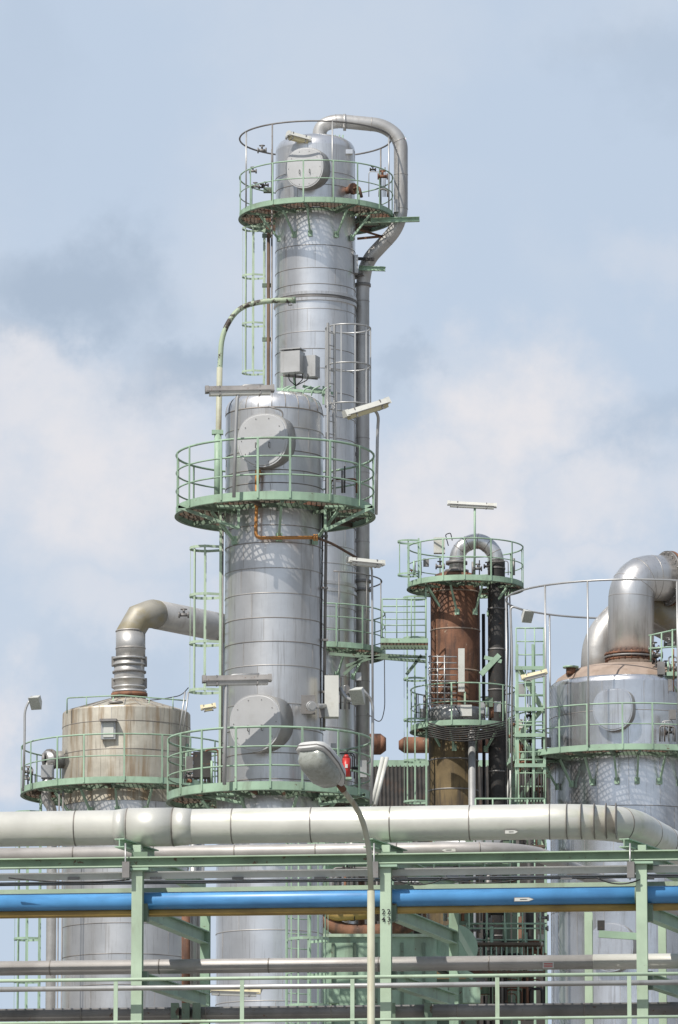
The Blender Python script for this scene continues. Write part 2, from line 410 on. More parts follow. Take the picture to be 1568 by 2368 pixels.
fb.ibeam(P(830,620,D),P(891,622,D-.2),.1,.12,'green'); fb.beam(P(826,552,D),P(888,546,D),.05,.06,'rust'); fb.beam(P(826,530,D),P(888,548,D),.05,.05,'rust')
fb.beam(P(826,598,D),P(866,600,D),.06,.08,'dark'); fb.beam(P(905,490,D-.3),P(905,512,D-.3),.06,.06,'green')
fb.box(P(824,612,D-.2),.1,.25,.5,'galv'); fb.box(P(916,478,D-.1),.12,.3,.35,'pipe')
for y in (760,900,1050,1250): fb.beam(P(815,y,D+.3),P(850,y,D+.3),.08,.1,'galvD')
ladder(g['caged_ladder'],P(611,700,D-.1),zof(905,D),zof(500,D),178,.42,.3,zof(905,D)+.5,'greenL',1.33,5)
for x,rr,m_ in ((621,.045,'brown'),(629,.025,'galvD')):
    g['riser_pipes'].tube([P(x,345 if x==629 else 540,D-.7),Vector((P(x,900,D-.7).x,D-.7,zof(900,D)-12))],rr,m_,8)
for y in (545,660,785): g['riser_pipes'].box(P(617,y,D-.6),.25,.1,.1,'greenD')
g['upper_ring'].tube(fillet([P(640,352,D),P(643,336,D),P(690,334,D),P(693,348,D)],.05),.015,'galv',6)
for x in (775,785,793): g['upper_ring'].cyl(P(x,345,D-.2),P(x,312,D-.2),.02,'green')
g['shell'].box(P(805,352,D-.6),.25,.2,.12,'aluB')
g.done()
fluor(P(665,313,D-1.2),P(714,326,D-1.),[P(661,322,D-1.2),P(668,309,D-1.2)],'white','yellowL',w=.26)
g=G('access_walkway',P(870,1500,150))
fl=g['floor']; hr=g['handrail']; fm=g['frame']
zw=zof(1496,149)
def wl(x,y,D_=149.): 
    p=P(x,y,D_); return Vector((p.x,D_,zw))
platform(g,ax+4*s,ay,zw,158*s,r+.02,(1.05,.7,.35),12,.4,(300,330),bl=.6,gap=(185,262))
for k in range(11):
    D_=147.6+k*.1
    fl.beam(wl(880,1500,D_),wl(990,1500,D_),.014,.03,'grate')
for k in range(14):
    x=885+k*8; fl.beam(wl(x,1500,147.55),wl(x,1500,148.65),.014,.026,'grate')
fm.beam(wl(880,1500,147.5)-Z*.06,wl(990,1500,147.5)-Z*.06,.03,.12,'green'); fm.beam(wl(880,1500,148.7)-Z*.06,wl(990,1500,148.7)-Z*.06,.03,.12,'greenD')
srail(hr,wl(884,1500,147.5),wl(985,1500,147.5),1.05,2,3); srail(hr,wl(884,1500,148.7),wl(985,1500,148.7),1.05,2,3)
for (x0,y0,x1,y1) in ((762,1512,985,1530),(800,1540,880,1515),(880,1515,985,1520),(940,1560,975,1515),(795,1560,840,1520)):
    fm.beam(P(x0,y0,148.2),P(x1,y1,148.2),.06,.08,'greenD')
hr.ring((ax+4*s,ay,zof(1345,D)),150*s,.02,'galvD',60,rad(-75),rad(40))
for an in (-70,-40,-10): hr.cyl((ax+4*s+150*s*math.cos(rad(an)),ay+150*s*math.sin(rad(an)),zw),(ax+4*s+150*s*math.cos(rad(an)),ay+150*s*math.sin(rad(an)),zof(1345,D)),.018,'galvD',n=6)
fm.tube(fillet([P(889,1525,148),P(890,1640,148),P(880,1675,148),P(850,1650,148)],.5),.013,'black',5)
gear(fm,770,830,1530,1640,148.2,7,11)
g.done()

# ================================================================ COLUMN B
D=108.; s=S(D); b=P(634,1300,D); bx,by=b.x,D; r=113*s
g=G('distillation_column',(bx,by,0)); sh=g['shell']
zt=zof(962,D)
zl=zof(1838,D)
sm=[zof(y,D-r) for y in (985,1040,1085,1115,1213,1253,1312,1370,1427,1482,1537,1625,1683,1740,1800)]
clad(sh,bx,by,r,zl,zt,sm,'alu')
r2=122*s
zs=[zl-.45*k*1.5 for k in range(1,20) if zl-.45*k*1.5>.4]
clad(sh,bx-9*s,by,r2,0.,zl,zs,'aluB')
sh.lathe(bx-9*s,by,[(r2,zl),(r-.05,zl+.02)],'alu',96)
prof=[(r,zt),(r*.995,zt+.08),(r*.97,zt+.17),(r*.92,zt+.25),(r*.83,zt+.32),(r*.65,zt+.38),(r*.35,zt+.41),(.01,zt+.42)]
sh.lathe(bx,by,prof,'aluB',96)
sh.lathe(bx,by,[(r,zt-.02),(r+.01,zt-.014),(r+.01,zt+.002),(r,zt+.008)],'seam',96)
for k in range(22):
    an=k*2*math.pi/22+.1
    sh.tube([Vector((bx+(q+.001)*math.cos(an),by+(q+.001)*math.sin(an),z_)) for q,z_ in prof[:6]],.009,'seam',5)
zf1=zof(1139,D-230*s); R1=230*s
platform(g,bx+2*s,by,zf1,R1,r+.02,(1.07,.72,.36),16,.05,(218,275,322),bl=.55,rt=.023,bh=.13)
zf2=zof(1810,D-235*s); R2=235*s
platform(g,bx-9*s,by,zf2,R2,r2+.03,(1.07,.70,.34),18,.1,(215,250,290,325),bl=.5,rt=.023,bh=.13)
for (x0,x1,y,yy) in ((412,552,1172,1222),(752,862,1172,1226),(470,560,1838,1858),(740,845,1838,1862)):
    for dd in (-.9,-.3):
        A=P(x0,y,D+dd);B=P(x1,y,D+dd);C=P(x1 if x0<600 else x0,yy,D+dd)
        g['gussets'].beam(A,B,.05,.06,'green'); g['gussets'].beam(A if x0<600 else B,C,.05,.06,'green'); g['gussets'].beam(B if x0<600 else A,C,.05,.06,'green')
        for k in range(1,9):
            t=k/9; q=A.lerp(B,t); f=(t if x0<600 else 1-t); hh=(A.z-C.z)*f
            g['gussets'].beam(q,q-Z*hh,.012,.02,'greenD')
cover(g,bx,by,r,607,1018,D,58.5*s,.26,depthn=3.4)
cover(g,bx,by,r,590,1672,D,61.5*s,.27,depthn=3.4)
op=g['drain_pipe']; n0=P(597,1093,D-r-.05)
op.cyl(n0+Vector((0,.1,0)),n0+Vector((0,-.12,0)),.055,'orange'); op.cyl(n0+Vector((0,-.1,.03)),n0+Vector((-.02,-.1,-.24)),.06,'orange',.045)
DD=D-r-.14
op.tube(fillet([P(594,1105,DD),P(593,1180,DD),P(591,1244,DD),P(732,1243,DD)],.12),.034,'orange',10)
op.tube(fillet([P(732,1243,DD),P(770,1258,DD+.2),P(830,1293,DD+.5)],.1),.027,'brown',8)
for x in (727,733): op.cyl(P(x,1243,DD)-Vector((.02,0,0)),P(x,1243,DD)+Vector((.02,0,0)),.065,'orange')
op.cyl(P(593,1158,DD)-Z*.03,P(593,1158,DD)+Z*.03,.055,'orange')
g['riser_pipes'].tube([P(757,1000,D-.2),P(755,1160,D-.2),P(749,1690,D-.2)],.03,'galvD',8)
g['riser_pipes'].tube([P(747,1150,D-.3),P(740,1690,D-.3)],.017,'dark',6)
g['riser_pipes'].tube([P(516,1150,D-.3),P(512,1850,D-.3)],.02,'galvD',6)
for y in (1240,1360,1480,1600): g['riser_pipes'].box(P(750,y,D-.3),.14,.08,.04,'galvD')
g['nozzle'].cyl(P(715,1633,D-.9),P(722,1633,D-1.15),.07,'galv'); g['nozzle'].cyl(P(719,1633,D-1.05),P(721,1633,D-1.1),.1,'cover'); g['nozzle'].box(P(712,1630,D-.74),.28,.1,.36,'galvD')
g['nozzle'].box(P(767,1612,D-.5),.27,.3,.8,'white'); g['nozzle'].cyl(P(733,1633,D-1.),P(752,1633,D-.6),.05,'galv')
g['nozzle'].tube(fillet([P(785,1590,D-.4),P(800,1615,D-.4),P(822,1622,D-.4)],.1),.04,'galv',8)
g['nozzle'].box(P(743,1645,D-.7),.1,.1,.25,'galvD')
tn=g['top_nozzle']; tn.cyl(P(683,925,D),P(683,908,D),.12,'galvD'); tn.cyl(P(683,914,D),P(683,909,D),.16,'galv')
tn.cyl(P(683,908,D),P(680,868,D),.025,'green'); 
for x in (650,662,700,720,745): tn.tube(fillet([P(x,915,D-.4),P(x+3,900,D-.4),P(x+20,893,D-.4)],.06),.016,'green',6)
tn.beam(P(640,900,D-.3),P(752,908,D-.3),.05,.05,'green'); tn.beam(P(700,893,D+.3),P(780,912,D+.3),.05,.05,'green'); tn.beam(P(652,870,D),P(652,905,D),.05,.05,'green'); tn.beam(P(748,893,D),P(748,935,D),.04,.04,'green')
jb=g['junction_boxes']; jb.box(P(677,839,D-.2),.40,.30,.42,'galv',-.35); jb.box(P(719,849,D-.1),.28,.26,.42,'galv',-.35)
jb.box(P(677,812,D-.2)+Z*.02,.43,.33,.02,'galv',-.35); jb.beam(P(655,868,D),P(735,875,D),.05,.05,'galvD')
for x in (668,683,700,712): jb.tube(fillet([P(x,864,D-.25),P(x,878,D-.25),P(684,892,D-.1)],.05),.01,'black',5)
ladder(g['caged_ladder'],P(510,1400,D-.1),zof(1850,D),zof(1180,D),180,.42,.3,zof(1600,D),'greenL',.93,5,)
ladder(g['caged_ladder'],P(503,1100,D-.35),zof(1160,D),zof(990,D),180,.3,0,mt='green')
ladder(g['grey_ladder'],P(766,1000,D-.55),zf1,zof(762,D),-40,.2,0,mt='galv',rung=.25)
cg=g['grey_ladder']; cc=P(805,850,D-.1); 
for y in (762,850,942): cg.ring((cc.x,D-.1,zof(y,D)),52*s,.016,'galv',40)
for k in range(10):
    an=k*.628; q=Vector((cc.x+52*s*math.cos(an),D-.1+52*s*math.sin(an),0)); cg.beam(q+Z*zof(942,D),q+Z*zof(760,D),.03,.012,'galv')
for x in (762,778): cg.cyl(P(x,905,D-.2),P(x-4,1140,D-.2),.02,'galv')
cg.tube(fillet([P(722,905,D),P(750,908,D),P(770,935,D),P(772,1010,D)],.1),.02,'galv',7)
gear(g['instruments'],425,505,1730,1810,D+.6,10,21); gear(g['instruments'],760,840,1720,1800,D+.2,8,22); gear(g['instruments'],760,830,1060,1140,D+.5,3,23)
g['instruments'].box(P(468,1770,D+.5),.35,.3,.5,'dark')
g['manway_davit'].tube(fillet([P(648,1010,D-1.15),P(655,950,D-1.15),P(620,940,D-1.2)],.1),.018,'galvD',6)
g.done()
g=G('caged_ladder',P(700,2200,105)); ladder(g['ladder'],P(690,2100,105.5),0.,zof(1880,105.5),-60,.5,.38,zof(2360,105.5)-1.,'green',.62,7); g.done()
g=G('davit_arm',P(507,1000,D-.6)); dv=g['arm']
pts=fillet([P(503,1140,D-.6),P(508,860,D-.6),P(513,770,D-.6),P(552,709,D-.6),P(618,695,D-.6),P(684,694,D-.6)],[.3,.35,.3,.3],8)
dv.tube(pts,.052,'chip',14)
dv.cyl(P(503,1135,D-.6),P(508,850,D-.6),.058,'pole',n=14); dv.cyl(P(503,1180,D-.6),P(504,1000,D-.6),.07,'green',n=14)
dv.cyl(P(676,694,D-.6),P(684,694,D-.6),.065,'greenD'); dv.tube([P(666,697,D-.6),P(668,706,D-.6),P(676,705,D-.6)],.015,'galvD',6)
dv.box(P(506,900,D-.6),.2,.12,.05,'galvD'); dv.box(P(503,1000,D-.6),.22,.14,.08,'green')
g.done()
fluor(P(477,906,D-2.0),P(632,903,D-1.9),[P(541,1150,D-2.),P(545,1000,D-2.),P(549,915,D-2),P(558,892,D-1.95),P(610,891,D-1.95)],'galvD','white',w=.23,pr=.034)
fluor(P(470,1576,D-2.),P(626,1573,D-1.9),[P(519,1815,D-2.),P(521,1680,D-2.),P(524,1580,D-2),P(534,1562,D-1.95),P(600,1560,D-1.95)],'galvD','galv',w=.24,pr=.036)
fluor(P(800,962,D-1.2),P(898,932,D-.9),[P(870,1190,D-.6),P(873,1000,D-.6),P(876,955,D-.7),P(850,938,D-.9)],'white','yellowL',w=.24,fr=.2)
fluor(P(806,1298,D-1.),P(886,1306,D-.8),[P(862,1690,D-.6),P(861,1400,D-.6),P(860,1300,D-.6),P(820,1291,D-.9)],'white','white',w=.18,pr=.022)
flood(P(829,1606,D-1.),[P(858,1860,D-.8),P(862,1700,D-.8),P(862,1620,D-.8),P(836,1592,D-.9)])

# ================================================================ LEFT VESSEL
D=133.; s=S(D); l=P(292,1720,D); lx,ly=l.x,D; r=147*s
g=G('process_vessel',(lx,ly,0)); sh=g['shell']
zt=zof(1654,D); zfl=zof(1798,D-240*s)
clad(sh,lx,ly,r,zfl-.4,zt,[zof(1665,D-r),zof(1730,D-r)],'aluL',8,bead=.004)
seams=[]; z=zfl-.4
while z>1: z-=.72; seams.append(z)
clad(sh,lx,ly,r-.02,0,zfl-.4,seams,'alu',6)
sh.lathe(lx,ly,[(r,zt),(r*.99,zt+.03),(r*.3,zt+.36),(.01,zt+.38)],'aluL',64,False)
for k in range(24):
    an=k*math.pi/12; sh.beam((lx+r*.98*math.cos(an),ly+r*.98*math.sin(an),zt+.04),(lx+r*.3*math.cos(an),ly+r*.3*math.sin(an),zt+.365),.02,.02,'seamL')
platform(g,lx,ly,zfl,240*s,r+.03,(1.03,.52),18,.12,(215,240,265,290,320),bl=.5)
st=g['outlet_pipe']; c0=P(298,1618,D); cz=c0.z
def cy(y0,y1,rr,m_,x=299): st.cyl(P(x,y0,D),P(x,y1,D),rr*s,m_,n=28)
cy(1630,1600,38,'dark'); cy(1612,1604,42,'rust'); cy(1603,1598,40,'galv'); cy(1598,1520,35,'pipe')
for y in (1590,1572,1555,1538,1524): cy(y+2,y-2,39,'galvD' if y%2 else 'galv')
for y in (1580,1530):
    for x in (264,334): st.box(P(x,y,D),.12,.2,.22,'galvD')
st.tube([P(302,1522,D),P(302,1462,D),P(322,1428,D),P(346,1421,D+.1),P(352,1419,D+.15),P(420,1432,D+1.5),P(520,1453,D+3)],33*s,'pipeB',28)
st.cyl(P(302,1525,D),P(302,1458,D),34*s,'pipe',n=28)
for y in (1460,1500): cy(y+1.5,y-1.5,35,'seamL',302)
dr=(P(520,1453,D+3)-P(360,1421,D+.2)).normalized()
pa=P(360,1421,D+.3); st.cyl(pa,pa+dr*6,33.6*s,'pipe',n=28)
valve(st,P(425,1422,D-.2),.09,'galvD')
pb=P(545,1458,D+3.5); st.tube([pb,pb-Z*6,Vector((pb.x,pb.y,0))],33*s,'pipe',20)
g['hatch'].box(P(251,1688,D-r-.02),.34,.12,.45,'galv',-.1); g['hatch'].box(P(251,1688,D-r-.09),.24,.03,.34,'white',-.1); g['hatch'].box(P(251,1666,D-r-.1),.4,.2,.06,'galvD',-.1)
nz=g['side_nozzle']; nz.cyl(P(150,1757,D-.3),P(104,1757,D-.5),.21,'galv'); nz.cyl(P(118,1757,D-.45),P(113,1757,D-.5),.26,'galvD'); nz.cyl(P(104,1757,D-.5),P(98,1757,D-.5),.16,'galvD')
nz.tube(fillet([P(112,1765,D-.5),P(106,1850,D-.5),P(120,1868,D-.5),P(120,1960,D-.5),Vector((P(120,1960,D-.5).x,D-.5,0))],.2),.12,'pipe',14)
nz.box(P(110,1785,D-.5),.3,.3,.3,'galv')
tr=g['roof_rail']; tr.tube(fillet([P(155,1650,D-1),P(155,1614,D-1),P(280,1608,D-1),P(430,1620,D-1)],.05),.018,'green',6)
for x in (200,262,345,400): tr.cyl(P(x,1640,D-1),P(x,1612,D-1),.014,'green')
tr.cyl(P(268,1640,D-1.2),P(268,1625,D-1.2),.11,'yellow'); tr.cyl(P(268,1628,D-1.2),P(268,1623,D-1.2),.17,'galvD')
tr.tube(fillet([P(340,1620,D-1),P(380,1616,D-1),P(420,1608,D-1),P(436,1590,D-1)],.3),.012,'black',5)
for x in (428,436): tr.cyl(P(x,1600,D-1),P(x-14,1700,D-1),.02,'galv')
gear(g['instruments'],60,100,1760,1820,D-.6,4,31); gear(g['instruments'],425,450,1700,1800,D-.6,5,33)
ladder(g['caged_ladder'],P(92,2100,D),0,zof(1830,D),180,.4,.3,zof(2368,D)-1,'green',1.,5)
for x in (137,146): g['instruments'].cyl(P(x,1830,D-1.8),Vector((P(x,1830,D-1.8).x,D-1.8,0)),.02,'galvD',n=6)
g.done()
flood(P(84,1622,D-1.5),[P(53,1830,D-1.5),P(57,1700,D-1.5),P(57,1640,D-1.5),P(74,1610,D-1.5)])
fluor(P(466,1640,D-1.),P(498,1635,D-1.),None,'yellowL','yellowL')

# ================================================================ COLUMN C (rusty)
D=150.; s=S(D); c=P(1053,1500,D); cx,cy_=c.x,D; r=57*s
g=G('rusty_process_column',(cx,cy_,0)); sh=g['shell']
zt=zof(1335,D); zm=zof(1655,D)
sh.lathe(cx,cy_,[(r,zm),(r,zt-1.3),(r,zt-.3),(r*.97,zt-.1),(r*.8,zt+.06),(r*.4,zt+.16),(.01,zt+.18)],'rust',64)
sh.lathe(cx-5*s,cy_,[(r,0),(r,zm-.2)],'rustY',64); sh.lathe(cx,cy_,[(r+.06,zm-.25),(r+.1,zm-.2),(r+.1,zm+.12),(r,zm+.2)],'galv',64)
for y in (1372,1460,1555,1630,1760,1830): z=zof(y,D); sh.lathe(cx if y<1650 else cx-5*s,cy_,[(r,z-.02),(r+.012,z-.014),(r+.012,z+.014),(r,z+.02)],'rustP' if y<1650 else 'galvD',64)
zfc=zof(1331,D-134*s)
platform(g,cx+24*s,cy_,zfc,134*s,r+.02,(1.02,.52),14,.3,(215,250,290,330),bl=.7)
zlc=zof(1668,D-110*s)
platform(g,cx+18*s,cy_,zlc,122*s,r+.08,(1.02,.52),12,.2,(220,250,290,320),bl=.5,mt='green')
for k in range(7):
    y=1672+k*5; g['cables'].tube(fillet([P(990,y,D-1.5),P(1040+k*3,y+14,D-1.5),P(1130,y+6,D-1.5),P(1190,y-10,D-1.)],.4),.022,'dark',5)
ov=g['overhead_pipe']
pts=fillet([P(1056,1335,D-.2),P(1058,1268,D-.2),P(1108,1245,D-.3),P(1148,1278,D-.3),P(1148,1400,D-.3),Vector((P(1148,1600,D-.3).x,D-.3,0))],[.42,.4,.35,.3],10)
k=next(i for i,p_ in enumerate(pts) if p_.z<zof(1300,D) and i>12)
ov.tube(pts[:k+1],18*s,'alu',22); ov.tube(pts[k:],20*s,'dark',22)
bands(ov,pts[:k+1],18*s,'seam',.28,.2,.015,.005); bands(ov,pts[k:],20*s,'galvD',1.1,.2,.04,.01)
cc_=P(1056,1302,D-.2); ov.cyl(cc_-Z*.04,cc_+Z*.04,25*s,'galvD',n=24); ov.cyl(cc_-Z*.28,cc_-Z*.2,28*s,'galvD',n=24)
ov.tube([P(1091,1668,D-1),Vector((P(1091,1800,D-1).x,D-1,0))],8.5*s,'galv',14)
ov.tube([P(1118,1420,D+.3),Vector((P(1118,1700,D+.3).x,D+.3,3))],4*s,'dark',8)
misc=g['fittings']
misc.box(P(1016,1262,D-1.1),.3,.25,.42,'white'); valve(misc,P(1018,1310,D-1),.09,'galvD'); valve(misc,P(1105,1315,D-1),.08,'galvD')
misc.tube(fillet([P(1037,1262,D-1),P(1030,1236,D-1),P(1042,1232,D-1),P(1046,1250,D-1)],.05),.014,'black',5)
misc.beam(P(1067,1500,D-1.),P(1067,1600,D-1.),.17,.1,'white',up=Vector((0,1,0))); misc.beam(P(1075,1600,D-1.),P(1075,1660,D-1.),.05,.05,'greenL')
for x in (994,1012,1028): misc.cyl(P(x,1515,D-1.1),P(x,1628,D-1.1),.02,'galv',n=6)
for y in range(1518,1632,14): misc.cyl(P(990,y,D-1.1),P(1056,y+1,D-1.1),.018,'galv',n=6)
misc.beam(P(1112,1560,D-.5),P(1155,1515,D-.5),.1,.14,'green'); misc.beam(P(1120,1520,D-.5),P(1160,1530,D-.5),.06,.1,'green')
misc.tube(fillet([P(992,1550,D-1),P(996,1620,D-1),P(1040,1612,D-1),P(1070,1660,D-1)],.3),.012,'black',5)
misc.box(P(1078,1644,D-1.2),.3,.2,.3,'white')
gear(misc,1110,1180,1600,1660,D-.8,9,41); gear(misc,950,1000,1600,1660,D-.6,7,42); gear(misc,1090,1190,1290,1330,D-.6,6,43); gear(misc,950,1010,1285,1330,D-.6,5,44)
for x in (1172,1178): misc.tube(fillet([P(x,1345,D-.4),P(x+4,1500,D-.4),P(x-2,1660,D-.4),Vector((P(x,1800,D-.4).x,D-.4,5))],.5),.018,'black',5)
ladder(g['caged_ladder'],P(985,1500,D-.5),zof(1870,D),zof(1345,D),180,.42,.3,zof(1860,D),'green',1.1,5)
ladder(g['caged_ladder'],P(968,1290,D-.5),zof(1345,D),zof(1255,D),180,.42,.28,zof(1345,D)+.1,'green',.9,4)
g.done()
fluor(P(1036,1166,D-1),P(1147,1172,D-1),[P(1097,1335,D-1),P(1098,1240,D-1),P(1098,1168,D-1)],'white','white',pm='green',w=.2,pr=.03,fr=.02)

# ================================================================ RIGHT VESSEL
D=140.; s=S(D); c=P(1456,1700,D); rx,ry=c.x,D; r=184*s
g=G('process_vessel',(rx,ry,0)); sh=g['shell']
zt=zof(1598,D); zfr=zof(1722,D-280*s)
clad(sh,rx,ry,r,zfr-.1,zt,[zof(1640,D-r)],'aluR',12,bead=.004)
seams=[]; z=zfr-.1
while z>1: z-=1.25; seams.append(z)
clad(sh,rx,ry,r-.01,0,zfr-.1,seams,'aluR',16,bead=.005)
sh.lathe(rx,ry,[(r,zt),(r*.99,zt+.09),(r*.965,zt+.14),(r*.95,zt+.15)],'aluR',96)
sh.lathe(rx,ry,[(r*.95,zt+.13),(r*.9,zt+.28),(r*.78,zt+.45),(r*.6,zt+.56),(r*.3,zt+.62),(.01,zt+.63)],'rustP',96)
platform(g,rx,ry,zfr,280*s,r+.03,(1.03,.52),24,.1,(205,222,240,258,272,288,305,325),bl=.62)
zr=zof(1386,D); Rr=282*s
g['upper_ring'].ring((rx,ry,zr),Rr,.026,'galv',96)
for an in (176,225,248,290,60,100,128):
    q=Vector((rx+Rr*math.cos(rad(an)),ry+Rr*math.sin(rad(an)),0)); g['upper_ring'].cyl(q+Z*zfr,q+Z*zr,.024,'galv',n=7)
cover(g,rx,ry,r,1417,1641,D,45*s,.16,'aluR','coverS',3.0,3.4,False,twist=-4)
cover(g,rx,ry,r,1412,2190,D,52*s,.16,'aluR','coverS',2.2,2.2,False,twist=-4)
ot=g['outlet_pipe']
pr_=53*s
pts=fillet([P(1459,1545,D),P(1460,1335,D),P(1560,1338,D+.6)],[.78],12)
ot.tube(pts,pr_,'alu',32); bands(ot,pts[1:-1],pr_,'seamL',.3,.1,.015,.004,32)
zq=P(1458,1528,D)
for dz,rr,m_ in ((-.02,58,'rust'),(.05,60,'galvD'),(.12,60,'rust')): ot.cyl(zq+Z*dz,zq+Z*(dz+.05),rr*s,m_,n=36)
for k in range(24):
    an=k*math.pi/12; q=zq+Vector((math.cos(an),math.sin(an),0))*57*s; ot.cyl(q-Z*.04,q+Z*.2,.02,'rust',n=6)
dn=(pts[-1]-pts[-2]).normalized()
f0=pts[-1]-dn*.25
for k_,m_ in ((0,'galvD'),(.09,'rust')): ot.cyl(f0+dn*k_,f0+dn*(k_+.06),64*s,m_,n=36)
xa=dn.cross(Z).normalized(); ya=xa.cross(dn)
for k in range(20):
    an=k*math.pi/10; q=f0+(xa*math.cos(an)+ya*math.sin(an))*59*s; ot.cyl(q-dn*.05,q+dn*.2,.02,'galvD',n=6)
e=pts[-1]
ot.tube(fillet([e,e+dn*.7,e+Vector((1.1,.6,-2.5)),e+Vector((1.2,.7,-12))],.6),pr_,'pipe',28)
ot.tube(fillet([P(1380,1560,D+1.8),P(1384,1480,D+1.8),P(1450,1405,D+2.),P(1540,1440,D+2.2),P(1640,1500,D+2.4)],[.5,.7,.4],8),38*s,'pipe',24)
ot.tube(fillet([P(1508,1395,D+1.),P(1560,1430,D+1.),P(1640,1460,D+1)],.3),34*s,'pipeB',24)
mm=g['fittings']
for x,y in ((1320,1545),(1535,1540)): mm.cyl(P(x,y+15,D-1),P(x,y,D-1),.12,'rust'); mm.cyl(P(x,y,D-1),P(x,y-4,D-1),.2,'green')
for x,y in ((1520,1515),(1548,1490),(1560,1545),(1512,1500)): valve(mm,P(x,y,D-1.5),.1,'galvD')
for (x0,y0,x1,y1) in ((1500,1470,1568,1455),(1505,1470,1505,1530),(1530,1462,1530,1560),(1555,1455,1555,1720),(1500,1500,1568,1495),(1540,1560,1568,1600),(1545,1530,1545,1620)):
    mm.cyl(P(x0,y0,D-1.7),P(x1,y1,D-1.7),.022,'green',n=6)
mm.box(P(1555,1560,D-1.7),.3,.3,.1,'green'); mm.box(P(1545,1585,D-1.7),.2,.2,.3,'galvD')
gear(mm,1500,1568,1470,1600,D-1.6,14,51); gear(mm,1185,1265,1690,1745,D-.8,9,52); gear(mm,1520,1568,1640,1715,D-2.2,6,53)
g.done()
flood(P(1218,1422,D-1),[P(1184,1790,D-1),P(1184,1500,D-1),P(1180,1400,D-1),P(1208,1410,D-1)],(.3,-.75,-.6))
g=G('steel_access_tower',P(1225,1700,138)); fm=g['frame']; hr=g['handrail']; D=138.
for x in (1196,1232,1258):
    for dd in (0,1.4): p=P(x,1490,D+dd); fm.beam(p,(p.x,p.y,0),.06,.06,'green',up=Vector((0,1,0)))
for y in (1545,1640,1700,1770,1850,1960,2100,2240):
    fm.beam(P(1190,y,D-.04),P(1262,y,D-.04),.06,.09,'green'); fm.beam(P(1190,y,D+1.44),P(1262,y,D+1.44),.06,.09,'greenD')
    for k in range(12): fm.beam(P(1194+k*6,y,D),P(1194+k*6,y,D+1.4),.03,.02,'grate')
    if y<1900: srail(hr,P(1194,y,D),P(1258,y,D),1.0,2,3)
for i,(y0,y1) in enumerate(((1640,1545),(1700,1640),(1770,1700),(1850,1770),(1960,1850))):
    x0,x1=(1200,1254) if i%2 else (1254,1200)
    for dd in (.2,.8): fm.beam(P(x0,y0,D+dd),P(x1,y1,D+dd),.03,.12,'greenL')
    for k in range(1,8):
        t=k/8; a_=P(x0,y0,D+.2).lerp(P(x1,y1,D+.2),t); b_=P(x0,y0,D+.8).lerp(P(x1,y1,D+.8),t); fm.beam(a_,b_,.16,.015,'greenD')
gear(hr,1192,1262,1560,1850,D+.6,26,61)
for k in range(10): hr.cyl(P(1196+k*7,1790,D-.3),P(1196+k*7,1855,D-.3),.014,'dark',n=5)
g.done()
fluor(P(1208,1570,137),P(1264,1556,137),None,'yellowL','white',w=.2)

# ================================================================ background building + drums
D=166.; g=G('corrugated_roof_shed',P(1050,1900,D)); 
A=P(858,1752,D);B=P(1275,1752,D)
ro=g['roof']; n=90; zt=A.z; zb=zt-2.6
vs=[];fs=[]
for i in range(n+1):
    x=A.x+(B.x-A.x)*i/n; o=.05*(1 if i%2 else -1)
    vs+= [(x,D+1.8,zt+o),(x,D-1.6,zb+o)]
for i in range(n): fs.append([2*i,2*i+2,2*i+3,2*i+1])
ro.add(vs,fs,'roof')
g['walls'].box(((A.x+B.x)/2,D+1.4,zb/2-.1),B.x-A.x-.4,5.5,zb,'roof')
g['walls'].beam((A.x,D+1.85,zt+.06),(B.x,D+1.85,zt+.06),.2,.2,'green')
for (xa_,ya_,xb,yb) in ((895,1752,868,1862),(885,1752,860,1862),(1188,1752,1170,1862),(1196,1752,1180,1862)):
    g['vent_ducts'].cyl(P(xa_,ya_,D-1.7),P(xb,yb,D-2.2),.06,'white')
g.done()
D=158.
g=G('rusty_drum',P(868,1720,D)); g['shell'].cyl(P(805,1721,D),P(880,1721,D),.30,'rust',n=28); g['shell'].cyl(P(880,1721,D),P(893,1721,D),.30,'rust',.18,n=28)
g['saddle'].beam(P(845,1745,D),Vector((P(845,1745,D).x,D,0)),.2,.2,'greenD'); g.done()
g=G('rusty_drum',P(1080,1722,D)); g['shell'].cyl(P(935,1723,D),P(1222,1723,D),.23,'rust',n=28); g['shell'].cyl(P(935,1723,D),P(922,1723,D),.23,'rust',.12,n=28)
g['shell'].cyl(P(1165,1723,D),P(1222,1723,D),.236,'rustP',n=28); g['saddle'].beam(P(1010,1740,D),Vector((P(1010,1740,D).x,D,0)),.2,.2,'greenD'); g['saddle'].beam(P(1190,1740,D),Vector((P(1190,1740,D).x,D,0)),.2,.2,'greenD'); g.done()
g=G('fire_extinguisher',P(801,1772,106.2)); q=P(801,1797,106.2); e_=g['body']
e_.cyl(q,q+Z*.36,.075,'red',n=16); e_.cyl(q+Z*.36,q+Z*.43,.075,'red',.03,n=16); e_.cyl(q+Z*.43,q+Z*.5,.025,'black'); e_.beam(q+Z*.5,q+Z*.5+Vector((.1,0,.03)),.02,.02,'black'); e_.tube(fillet([q+Z*.48,q+Vector((.12,0,.42)),q+Vector((.11,0,.1))],.1),.012,'black',6)
e_.box(q+Vector((0,-.078,.2)),.05,.01,.07,'white'); e_.box(q+Vector((0,0,-.03)),.2,.2,.04,'green'); g.done()

